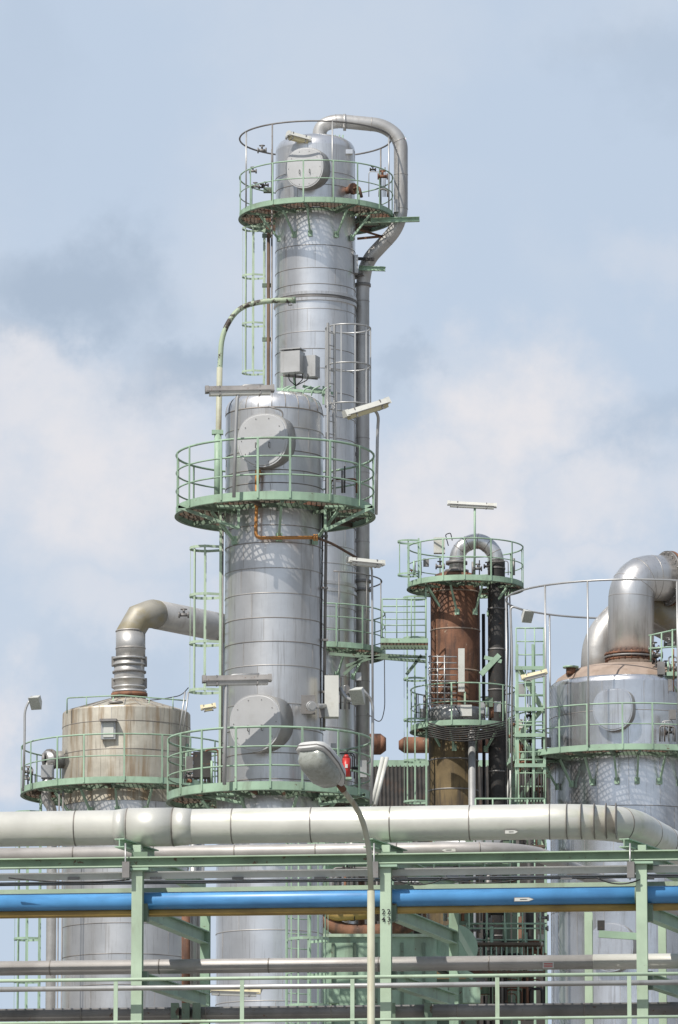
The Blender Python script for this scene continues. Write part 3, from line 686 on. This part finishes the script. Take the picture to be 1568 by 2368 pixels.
# ================================================================ mid steel structure behind rack
g=G('process_steelwork',P(900,2150,115)); fm=g['frame']; hr=g['handrail']; pp=g['pipes']; D=115.
for x in (752,945,1085,1170): 
    p=P(x,1870,D); fm.ibeam(p,(p.x,p.y,0),.16,.16,'greenD')
for y,m_ in ((1905,'greenD'),(2010,'green'),(2060,'greenD'),(2290,'green')): fm.ibeam(P(745,y,D-.1),P(1180,y,D-.1),.14,.2,m_)
for x0,x1,y,dd in ((945,1180,2050,-1.),(1085,1250,2185,-1.),(750,950,2060,-.5),(1100,1260,1960,-.6),(1080,1260,2250,-.8)):
    srail(hr,P(x0,y,D+dd),P(x1,y,D+dd),1.,2,4,'green'); fm.beam(P(x0,y,D+dd),P(x1,y,D+dd),.5,.05,'grate')
for i,(x0,y0,x1,y1,rr,m_) in enumerate(((780,1880,780,2360,.09,'galvD'),(815,1880,815,2120,.12,'pipe'),(836,1900,836,2360,.07,'rust'),(900,1990,900,2360,.05,'galv'),(965,1880,965,2200,.08,'dark'),(1000,1950,1180,1950,.07,'galv'),(1010,2085,1180,2085,.1,'rust'),(1130,1900,1130,2360,.07,'galvD'),(1150,2030,1240,2030,.05,'galv'),(1100,2250,1260,2250,.06,'pipe'),(1205,2120,1205,2360,.06,'rust'),(1225,1900,1225,2360,.09,'dark'),(940,2030,1080,2030,.06,'galv'),(430,2050,430,2368,.09,'rust'),(447,1880,447,2368,.07,'galv'),(462,1900,462,2368,.1,'pipe'))):
    pp.cyl(P(x0,y0,D+.6+.2*(i%4)),P(x1,y1,D+.6+.2*(i%4)),rr,m_)
pp.tube(fillet([P(745,2120,D-.5),P(790,2155,D-.6),P(905,2155,D-.6),P(965,2130,D-.4)],.4),.16,'rust',16)
pp.tube(fillet([P(745,2095,D-.7),P(770,2120,D-.7),P(850,2115,D-.7)],.3),.1,'yellow',12)
for x,y in ((800,2100),(1020,2070),(1150,2110),(1180,2060),(920,2110),(1235,2200)): valve(pp,P(x,y,D-.8),.13,random.choice(['rust','dark','green']))
gear(pp,1085,1260,2120,2330,D-.6,34,71); gear(pp,760,1180,1990,2130,D-.5,34,72); gear(pp,860,1260,1880,1990,D-.2,16,73)
for k in range(14): hr.cyl(P(1100+k*12,2190,D-1.3),P(1100+k*12,2245,D-1.3),.014,'green',n=5)
g.done()
g=G('green_machine_housing',P(900,2250,112)); D=112.
h=g['casing']; a_=P(746,2165,D); b_=P(1010,2165,D); c_=(a_+b_)/2
h.box((c_.x,D+1.2,(a_.z)/2),b_.x-a_.x,2.2,a_.z,'green'); h.box((c_.x,D+1.2,a_.z+.02),b_.x-a_.x+.15,2.35,.06,'greenL')
for x in (770,820,870,930,980): q=P(x,2180,D+.07); h.beam(q,Vector((q.x,q.y,2)),.06,.05,'greenD',up=Vector((0,1,0)))
q=P(1050,2190,D); h.cyl((q.x,D+.3,q.z),(q.x,D+2.,q.z),.42,'greenD',n=28); h.cyl((q.x,D+.22,q.z),(q.x,D+.3,q.z),.48,'green',n=28)
h.box((q.x,D+1,q.z/2-.3),.9,1.2,q.z-.6,'greenD'); h.beam(P(1000,2210,D-.2),P(1095,2260,D-.2),.1,.12,'green'); h.beam(P(1040,2120,D-.2),P(1100,2230,D-.2),.1,.1,'greenL')
for x in (765,1015,1090): h.box(P(x,2300,D-.3),.35,.3,.35,'green')
g.done()
g=G('process_building',(2,175,0)); D=172.
a_=P(770,1880,D); b_=P(1262,1880,D)
g['walls'].box(((a_.x+b_.x)/2,D+4,a_.z/2),b_.x-a_.x,8,a_.z,'roof')
for k in range(12):
    q=P(780+k*42,1885,D-.03); g['wall_ribs'].beam(q,(q.x,q.y,0),.1,.06,'dark',up=Vector((0,1,0)))
for y in (1960,2060,2180,2300): g['wall_ribs'].beam(P(770,y,D-.09),P(1262,y,D-.09),.08,.25,'greenD')
g.done()

# ================================================================ PIPE RACK
AR=rad(6.5); U=Vector((math.cos(AR),-math.sin(AR),0)); V=Vector((math.sin(AR),math.cos(AR),0)); O=Vector((0,70,0))
def PR(px,py,k):
    d=ray(px,py); t=(k+(O-CAM).dot(V))/d.dot(V); return CAM+d*t
def ln(py,k,x0=-420,x1=1990,px=784):
    z=PR(px,py,k).z; a=PR(x0,py,k); b=PR(x1,py,k); a.z=z;b.z=z; return a,b
g=G('pipe_rack',PR(893,2200,0)*1.0); g.o.z=0
po=g['posts']; be=g['beams']
posts=[-270,318,893,1485,2060]
ztop=PR(784,1990,0).z
for x in posts:
    p=PR(x,2150,0); po.ibeam((p.x,p.y,0),(p.x,p.y,ztop-.1),.135,.145,'greenL',up=V)
    po.box((p.x,p.y,ztop-.085),.3,.25,.03,'green',-AR)
    bk=[]
    for y,dx,dy in ((2105,157,64),(2262,157,52),(1985,157,70)):
        q0=PR(x,y,0); z=q0.z; q=PZ(x+dx,y+dy,z); bk.append(q)
        be.ibeam(q0+(q-q0)*.03,q,.12,.17,'green',mt2='green')
        be.box(q0+(q-q0)*.04-Z*.02,.2,.15,.22,'greenD',-AR)
    q=bk[0]; po.ibeam((q.x,q.y,0),(q.x,q.y,ztop-.2),.12,.13,'green',up=V)
    q0=PR(x-42,1949,-.1); q1=PZ(x+38,1976,q0.z); be.ibeam(q0,q1,.13,.11,'green'); be.beam(PR(x,1955,.2),PR(x,1985,.2),.1,.12,'greenL',up=V)
for x,y in ((1361,2110),(1531,2110)): q=PR(x,y,3.2); po.ibeam(q,(q.x,q.y,0),.1,.12,'greenL',up=V)
be.beam(PR(1385,2160,3.1),PR(1478,2166,3.1),.06,.09,'green'); be.box(PR(1390,2140,2.8),.09,.1,.12,'dark'); 
def lb(py,k,w,h,m_,t='i',part='beams',m2=None,x0=-420,x1=1990):
    a,b=ln(py,k,x0,x1)
    if t=='i': g[part].ibeam(a,b,w,h,m_,mt2=m2)
    elif t=='b': g[part].beam(a,b,w,h,m_)
    else: g[part].cyl(a,b,w,m_,n=20)
lb(1988,-.02,.14,.125,'greenL','i','beams','greenD')  # flange highlight and web shade put into the greens
lb(2054,.52,.06,.06,'greenL','b')
tr=g['cable_tray']
a_,b_=ln(2020,.12); tr.beam(a_,b_,.012,.08,'white'); a2,b2=ln(2017,.30); tr.beam(a2,b2,.012,.08,'galv')
for k in range(110):
    t=k/109; tr.beam(a_.lerp(b_,t),a2.lerp(b2,t),.02,.015,'galv')
for x in posts: 
    p=PR(x-26,2012,-.14); tr.box(p,.09,.1,.2,'galvD',-AR); tr.cyl(PR(x-28,1950,-.15),PR(x-28,2035,-.15),.010,'galv')
for k in range(9):
    x=-20+k*190; p=PR(x,2031,.08); tr.box(p,.14,.05,.03,'galvD',-AR)
for k in range(4):
    y=2032+2*k; a3,b3=ln(y,.15+.04*k); g['cable_tray'].cyl(a3,b3,.009,'dark' if k%2 else 'galv',n=6)
for x0,x1,sg_ in ((905,1020,14),(1020,1200,10),(20,300,8),(1380,1480,12)):
    p0=PR(x0,2030,-.12);p1=PR(x1,2034,-.12); tr.tube([p0.lerp(p1,t/12)-Z*sg_*.0054*4*(t/12)*(1-t/12) for t in range(13)],.009,'black',5)
def text(body,p,size,mt,parent_obj,o,nm):
    cu=bpy.data.curves.new(nm,'FONT'); cu.body=body; cu.size=size; cu.align_x='CENTER'; cu.space_line=1.05; cu.space_character=1.5; cu.offset=.0015
    ob=bpy.data.objects.new(nm+'_tmp',cu); bpy.context.collection.objects.link(ob)
    bpy.context.view_layer.update()
    me=bpy.data.meshes.new_from_object(ob.evaluated_get(bpy.context.evaluated_depsgraph_get()))
    bpy.data.objects.remove(ob); me.materials.clear(); me.materials.append(mt)
    o2=bpy.data.objects.new(nm,me); bpy.context.collection.objects.link(o2)
    o2.rotation_euler=(math.pi/2,0,-AR); o2.location=p-o; o2.parent=parent_obj
e=g.done()
p=PR(893,2114,-.088); text("22\n43",p,.09,M['black'],e,g.o,'post_number')

def rackpipe(name,py,k,rr,m_,sp=1.,sm_='seam',x0=-420,x1=1990,extra=None,off=.2,pr=.004):
    a,b=ln(py,k,x0,x1); gg=G(name,a.lerp(b,.5)); pts=[a,b]+([*extra] if extra else [])
    if extra: pts=fillet(pts,[1.]+[.5]*8,10)
    gg['pipe'].tube(pts,rr,m_,28)
    if sp: bands(gg['pipe'],pts,rr,sm_,sp,off,.014,pr,28)
    return gg,pts
sr=S(70)
zc=PR(784,1907,0.6).z
ex=PZ(1610,1990,zc); ex2=ex+(ex-PR(1455,1907,.6)).normalized()*6
gg,pts=rackpipe('insulated_pipe',1907,.6,41*sr,'cream',1.0,'seam',-420,1440,[ex2],off=.31)
def slv(x,w,rr,m_='cream',r2=None,py=1907,k=.6):
    a=PR(x-w/2,py,k);b=PR(x+w/2,py,k); z=PR(784,py,k).z; a.z=z;b.z=z; gg['sleeves'].cyl(a,b,rr*sr,m_,r2=(r2*sr if r2 else None),n=36)
slv(348,108,45); slv(280,28,41.2,r2=45); slv(424,44,45,r2=41.2); slv(402,2.5,45.6,'seam'); slv(296,2.5,45.6,'seam')
for x in (1312,1345,1375,1402,1425): slv(x,2.,41.6,'seam')
def arrow(px,py,k,l=.17,h=.05,dir=1,rr=0):
    c=PR(px,py,k); o_=G('flow_arrow_label',c); 
    pts_=[(-l/2,-h/2),(l*.25,-h/2),(l/2,0),(l*.25,h/2),(-l/2,h/2)]
    pts_=[(x*dir,y) for x,y in pts_]; 
    o_['frame'].prism(c,c-V*.004,pts_,pts_,U,Z,'seam'); q=[(x*.93,y*.8) for x,y in pts_]; o_['plate'].prism(c-V*.004,c-V*.006,q,q,U,Z,'cream')
    q=[(x*.4,y*.2) for x,y in pts_]; o_['lettering'].prism(c-V*.006,c-V*.007,q,q,U,Z,'black'); o_.done()
gg.done()
arrow(1183,1924,.6-41*sr-.0)
zc=PR(784,1968,2.2).z; ex=PZ(1440,2060,zc)
gg,_=rackpipe('insulated_pipe',1968,2.2,18*sr,'creamG',1.05,'seam',-420,1215,[ex,ex+(ex-PR(1215,1968,2.2))*1.5]); gg.done()
arrow(1037,1966,2.2-18*sr-.03,dir=-1,l=.2)
gg,_=rackpipe('blue_pipe',2078,.2,20*sr,'blue',0); 
for x in (332,905,1471): 
    a=PR(x-2,2078,.2);b=PR(x+2,2078,.2);z=PR(784,2078,.2).z;a.z=z;b.z=z; gg['clamps'].cyl(a,b,21*sr,'greenD',n=24)
gg.done()
gg,_=rackpipe('yellow_pipe',2105,.26,10*sr,'yellow',0); gg.done()
gg,_=rackpipe('insulated_pipe',2231,1.3,17*sr,'creamG',1.4)
a=PR(1372,2231,1.3);b=PR(1990,2231,1.3);z=PR(784,2231,1.3).z;a.z=z;b.z=z; gg['jacket'].cyl(a,b,17.8*sr,'cream',n=28); gg.done()
gg,_=rackpipe('steel_pipe',2280,-.25,6*sr,'galv',0); gg.done()
gg,_=rackpipe('insulated_pipe',2340,1.4,15*sr,'galvD',1.6); 
for x in (405,430,455,905,990): gg['clamps'].box(PR(x,2340,1.2),.1,.3,.2,'greenD')
gg.done()
arrow(1212,2080,.2-20*sr,l=.25)
c=PR(1268,2232,1.3-17*sr-.01); o_=G('pipe_label',c); R4=lambda a,b:[(-a,-b),(a,-b),(a,b),(-a,b)]
o_['plate'].prism(c,c-V*.004,R4(.07,.04),R4(.07,.04),U,Z,'white'); 
for zz_ in (.02,0,-.02): o_['stripes'].prism(c-V*.004+Z*zz_,c-V*.006+Z*zz_,R4(.055,.005),R4(.055,.005),U,Z,'red')
o_.done()
g=G('guard_rail',PR(784,2300,-1)); g.o.z=0; m=g['rail']
a_,b_=ln(2260,-1.0); m.cyl(a_,b_,.022,'greenL',n=12)
a_,b_=ln(2359,-1.0); m.cyl(a_,b_,.018,'greenL',n=12)
for x in (-330,-30,268,560,815,1150,1455,1760):
    p=PR(x,2263,-1.); p.z=PR(784,2263,-1).z; m.beam(p,(p.x,p.y,p.z-1.1),.05,.02,'greenL',up=V)
zfw=PR(784,2263,-1).z-1.1
a_,b_=ln(2200,-1.0); a_.z=b_.z=zfw; m.beam(a_,b_,.06,.15,'green'); m.beam(a_+V*.5,b_+V*.5,.9,.03,'grate')
for x in posts: p=PR(x,2150,-.5); m.beam((p.x,p.y,zfw-.1),(p.x,p.y,0),.1,.1,'green',up=V)
g.done()
fluor(P(482,2292,100),P(600,2296,100),[P(600,2296,100),P(606,2282,100),P(560,2282,100)],'yellowL','white',w=.2)

# ================================================================ STREET LAMP
D=45.; s=S(D)
g=G('street_lamp',(P(858,2200,D).x,D,0))
p0=P(858,2300,D)
pl=g['pole']; 
pl.cyl((p0.x,D,0),(p0.x,D,2.2),.085,'pole',n=18); pl.cyl((p0.x,D,2.2),P(858,2060,D),.034,'pole',.03,n=16)
arm=fillet([P(858,2062,D),P(854,1960,D),P(835,1880,D-.1),P(784,1815,D-.25)],[.25,.28],10); pl.tube(arm,.022,'pole',12)
pl.cyl(P(795,1828,D-.22),P(780,1808,D-.27),.028,'rust',n=12)
hp=P(786,1812,D-.25); tip=P(712,1722,D-.62); d=(tip-hp).normalized(); L_=(tip-hp).length
x=d.cross(Z).normalized()
if x.x<0: x=-x
y=x.cross(d); 
if y.z<0: y=-y
hd=g['head']; gl=g['glass_bowl']
secs=[(0,.045,.035,.03),(.07,.07,.055,.04),(.2,.11,.07,.045),(.5,.145,.075,.045),(.8,.15,.07,.045),(.93,.135,.055,.04),(1.0,.09,.03,.03)]
n=20; vs=[];fs=[]; rim=[[],[]]
for t,w,th,bh_ in secs:
    for k in range(n):
        a=2*math.pi*k/n; ca,sa=math.cos(a),math.sin(a); e_=.55
        xx=w*abs(ca)**e_*(1 if ca>0 else -1); yy=(th if sa>0 else .03)*abs(sa)**e_*(1 if sa>0 else -1)
        vs.append(hp+d*L_*t+x*xx+y*yy)
    rim[0].append(hp+d*L_*t+x*w-y*.004); rim[1].append(hp+d*L_*t-x*w-y*.004)
for i in range(len(secs)-1):
    for k in range(n): l_=(k+1)%n; fs.append([i*n+k,i*n+l_,(i+1)*n+l_,(i+1)*n+k])
fs+=[list(range(n)),list(range((len(secs)-1)*n,len(secs)*n))]
hd.add(vs,fs,'lampgrey',[True]*(len(fs)-2)+[False]*2)
hd.tube(rim[0]+rim[1][::-1],.006,'galvD',6,True)
vs=[];fs=[]
bs=[(.16,.06,.02),(.22,.095,.10),(.4,.125,.13),(.7,.13,.125),(.85,.12,.10),(.92,.09,.03)]
for t,w,dp in bs:
    for k in range(n+1):
        a=math.pi*k/n; ca,sa=math.cos(a),math.sin(a)
        vs.append(hp+d*L_*t+x*w*abs(ca)**.6*(1 if ca>0 else -1)-y*(.028+dp*abs(sa)**.6))
for i in range(len(bs)-1):
    for k in range(n): fs.append([i*(n+1)+k,i*(n+1)+k+1,(i+1)*(n+1)+k+1,(i+1)*(n+1)+k])
fs+=[list(range(n+1)),list(range((len(bs)-1)*(n+1),len(bs)*(n+1)))]
gl.add(vs,fs,'lens',True)
g.done()

# ================================================================ GROUND
mb=MB(); mb.add([(-3000,-3000,0),(3000,-3000,0),(3000,6000,0),(-3000,6000,0)],[[0,1,2,3]],'ground'); mkobj('ground',mb,Vector((0,0,0)))

# ================================================================ WORLD
SUN_AZ=-37.
el=rad(50)
sd=Vector((math.sin(rad(SUN_AZ))*math.cos(el),-math.cos(rad(SUN_AZ))*math.cos(el),math.sin(el)))
w=bpy.data.worlds.new('World'); bpy.context.scene.world=w; w.use_nodes=True
nt=w.node_tree; N=nt.nodes; L=nt.links
bg=N['Background']; bg.inputs[1].default_value=.1
sky=N.new('ShaderNodeTexSky'); sky.sky_type='NISHITA'; sky.sun_disc=False; sky.sun_elevation=el
sky.sun_rotation=math.atan2(sd.x,sd.y); sky.air_density=1.; sky.dust_density=1.5
tc=N.new('ShaderNodeTexCoord'); V0=tc.outputs['Generated']
def vm(op,a,b=None):
    n=N.new('ShaderNodeVectorMath'); n.operation=op
    for i,x in enumerate((a,b)):
        if x is None: continue
        if isinstance(x,tuple): n.inputs[i].default_value=x
        else: L.new(x,n.inputs[i])
    return n
def mth(op,a,b=0.):
    n=N.new('ShaderNodeMath'); n.operation=op; n.use_clamp=False
    for i,x in enumerate((a,b)):
        if isinstance(x,(int,float)): n.inputs[i].default_value=x
        else: L.new(x,n.inputs[i])
    return n.outputs[0]
def mr(v,a,b_,c=0.,d=1.):
    n=N.new('ShaderNodeMapRange'); n.interpolation_type='SMOOTHSTEP'; L.new(v,n.inputs[0])
    for i,x in enumerate((a,b_,c,d)): n.inputs[i+1].default_value=x
    return n.outputs[0]
def noise(vec,sc,det=5,r_=.55):
    n=N.new('ShaderNodeTexNoise'); n.inputs['Scale'].default_value=sc; n.inputs['Detail'].default_value=det; n.inputs['Roughness'].default_value=r_
    L.new(vec,n.inputs['Vector']); return n
def mix(fac,A,B):
    n=N.new('ShaderNodeMix'); n.data_type='RGBA'
    for idx,x in ((0,fac),(6,A),(7,B)):
        if isinstance(x,(int,float)): n.inputs[idx].default_value=x
        elif isinstance(x,tuple): n.inputs[idx].default_value=(*x,1)
        else: L.new(x,n.inputs[idx])
    return n.outputs[2]
nz_=noise(V0,38,6,.6)
off=vm('MULTIPLY',vm('SUBTRACT',nz_.outputs['Color'],(.5,.5,.5)).outputs[0],(.042,.0,.042))
dd=vm('ADD',V0,off.outputs[0]).outputs[0]
def blobs(lst):
    out=None
    for px,py,rx_,ry_,amp in lst:
        c=ray(px,py).normalized()
        v=vm('MULTIPLY',vm('SUBTRACT',dd,tuple(c)).outputs[0],(F/rx_,0.,F/ry_)).outputs[0]
        f=mr(vm('LENGTH',v).outputs['Value'],.2,1.15,amp,0.)
        out=f if out is None else mth('MAXIMUM',out,f)
    return out
fb_=noise(V0,22,7,.55).outputs['Fac']; fb2=noise(V0,60,7,.6).outputs['Fac']
white=blobs([(190,1080,400,310,1.),(60,880,280,140,.8),(1200,960,260,240,1.1),(1080,1120,320,180,1.),(1420,1150,280,150,.8),(300,1400,280,120,.5),(0,1720,170,180,1.),(1350,1290,330,90,.65),(1530,600,160,140,.3),(700,480,400,260,.3)])
grey=blobs([(150,640,330,160,.9),(430,830,260,120,.8),(40,760,200,80,.6),(1500,1000,150,110,.5),(400,1080,90,130,.45),(1200,1480,400,160,.25),(1500,120,200,160,.4),(1520,250,120,100,.3),(330,1580,300,110,.2),(940,830,90,80,.5),(60,100,160,300,.2)])
sp=N.new('ShaderNodeSeparateXYZ'); L.new(V0,sp.inputs[0])
# haze concentrated in the lower northern sky, unseen sides darkened for contrast on columns
hz=mr(sp.outputs[2],.25,.75,.92,.2)
side=mr(mth('ABSOLUTE',sp.outputs[0]),.35,.85,0.,.85)
base=mix(hz,sky.outputs[0],(5.55,6.55,7.95))
base=mix(mr(fb_,.40,.66,0.,.45),base,(6.3,6.95,7.9))
low=mr(sp.outputs[2],.35,.7,1.,0.)
base=mix(mth('MULTIPLY',side,low),base,(2.0,2.25,2.6))
front=mr(sp.outputs[1],.0,.5,0.,1.)
base=mix(mth('MULTIPLY',mth('MULTIPLY',grey,mr(fb_,.2,.6,.65,1.)),front),base,(4.0,4.9,6.15))
base=mix(mth('MULTIPLY',mth('MULTIPLY',white,mr(fb2,.3,.62,.55,1.)),front),base,(7.9,7.85,8.2))
L.new(base,bg.inputs[0])
sl=bpy.data.lights.new('sun','SUN'); sl.energy=4.6; sl.angle=rad(.5); sl.color=(1,.955,.89)
so=bpy.data.objects.new('sun',sl); bpy.context.collection.objects.link(so); so.rotation_euler=sd.to_track_quat('Z','Y').to_euler(); so.location=(0,0,80)
cd=bpy.data.cameras.new('camera'); co=bpy.data.objects.new('camera',cd); bpy.context.collection.objects.link(co)
cd.sensor_fit='HORIZONTAL'; cd.sensor_width=24.; cd.lens=F/W*24.; cd.clip_start=.5; cd.clip_end=12000
co.location=CAM; co.rotation_euler=(math.pi/2+PITCH,0,0); bpy.context.scene.camera=co
sc=bpy.context.scene; sc.view_settings.view_transform='Standard'; sc.view_settings.look='None'; sc.view_settings.exposure=0
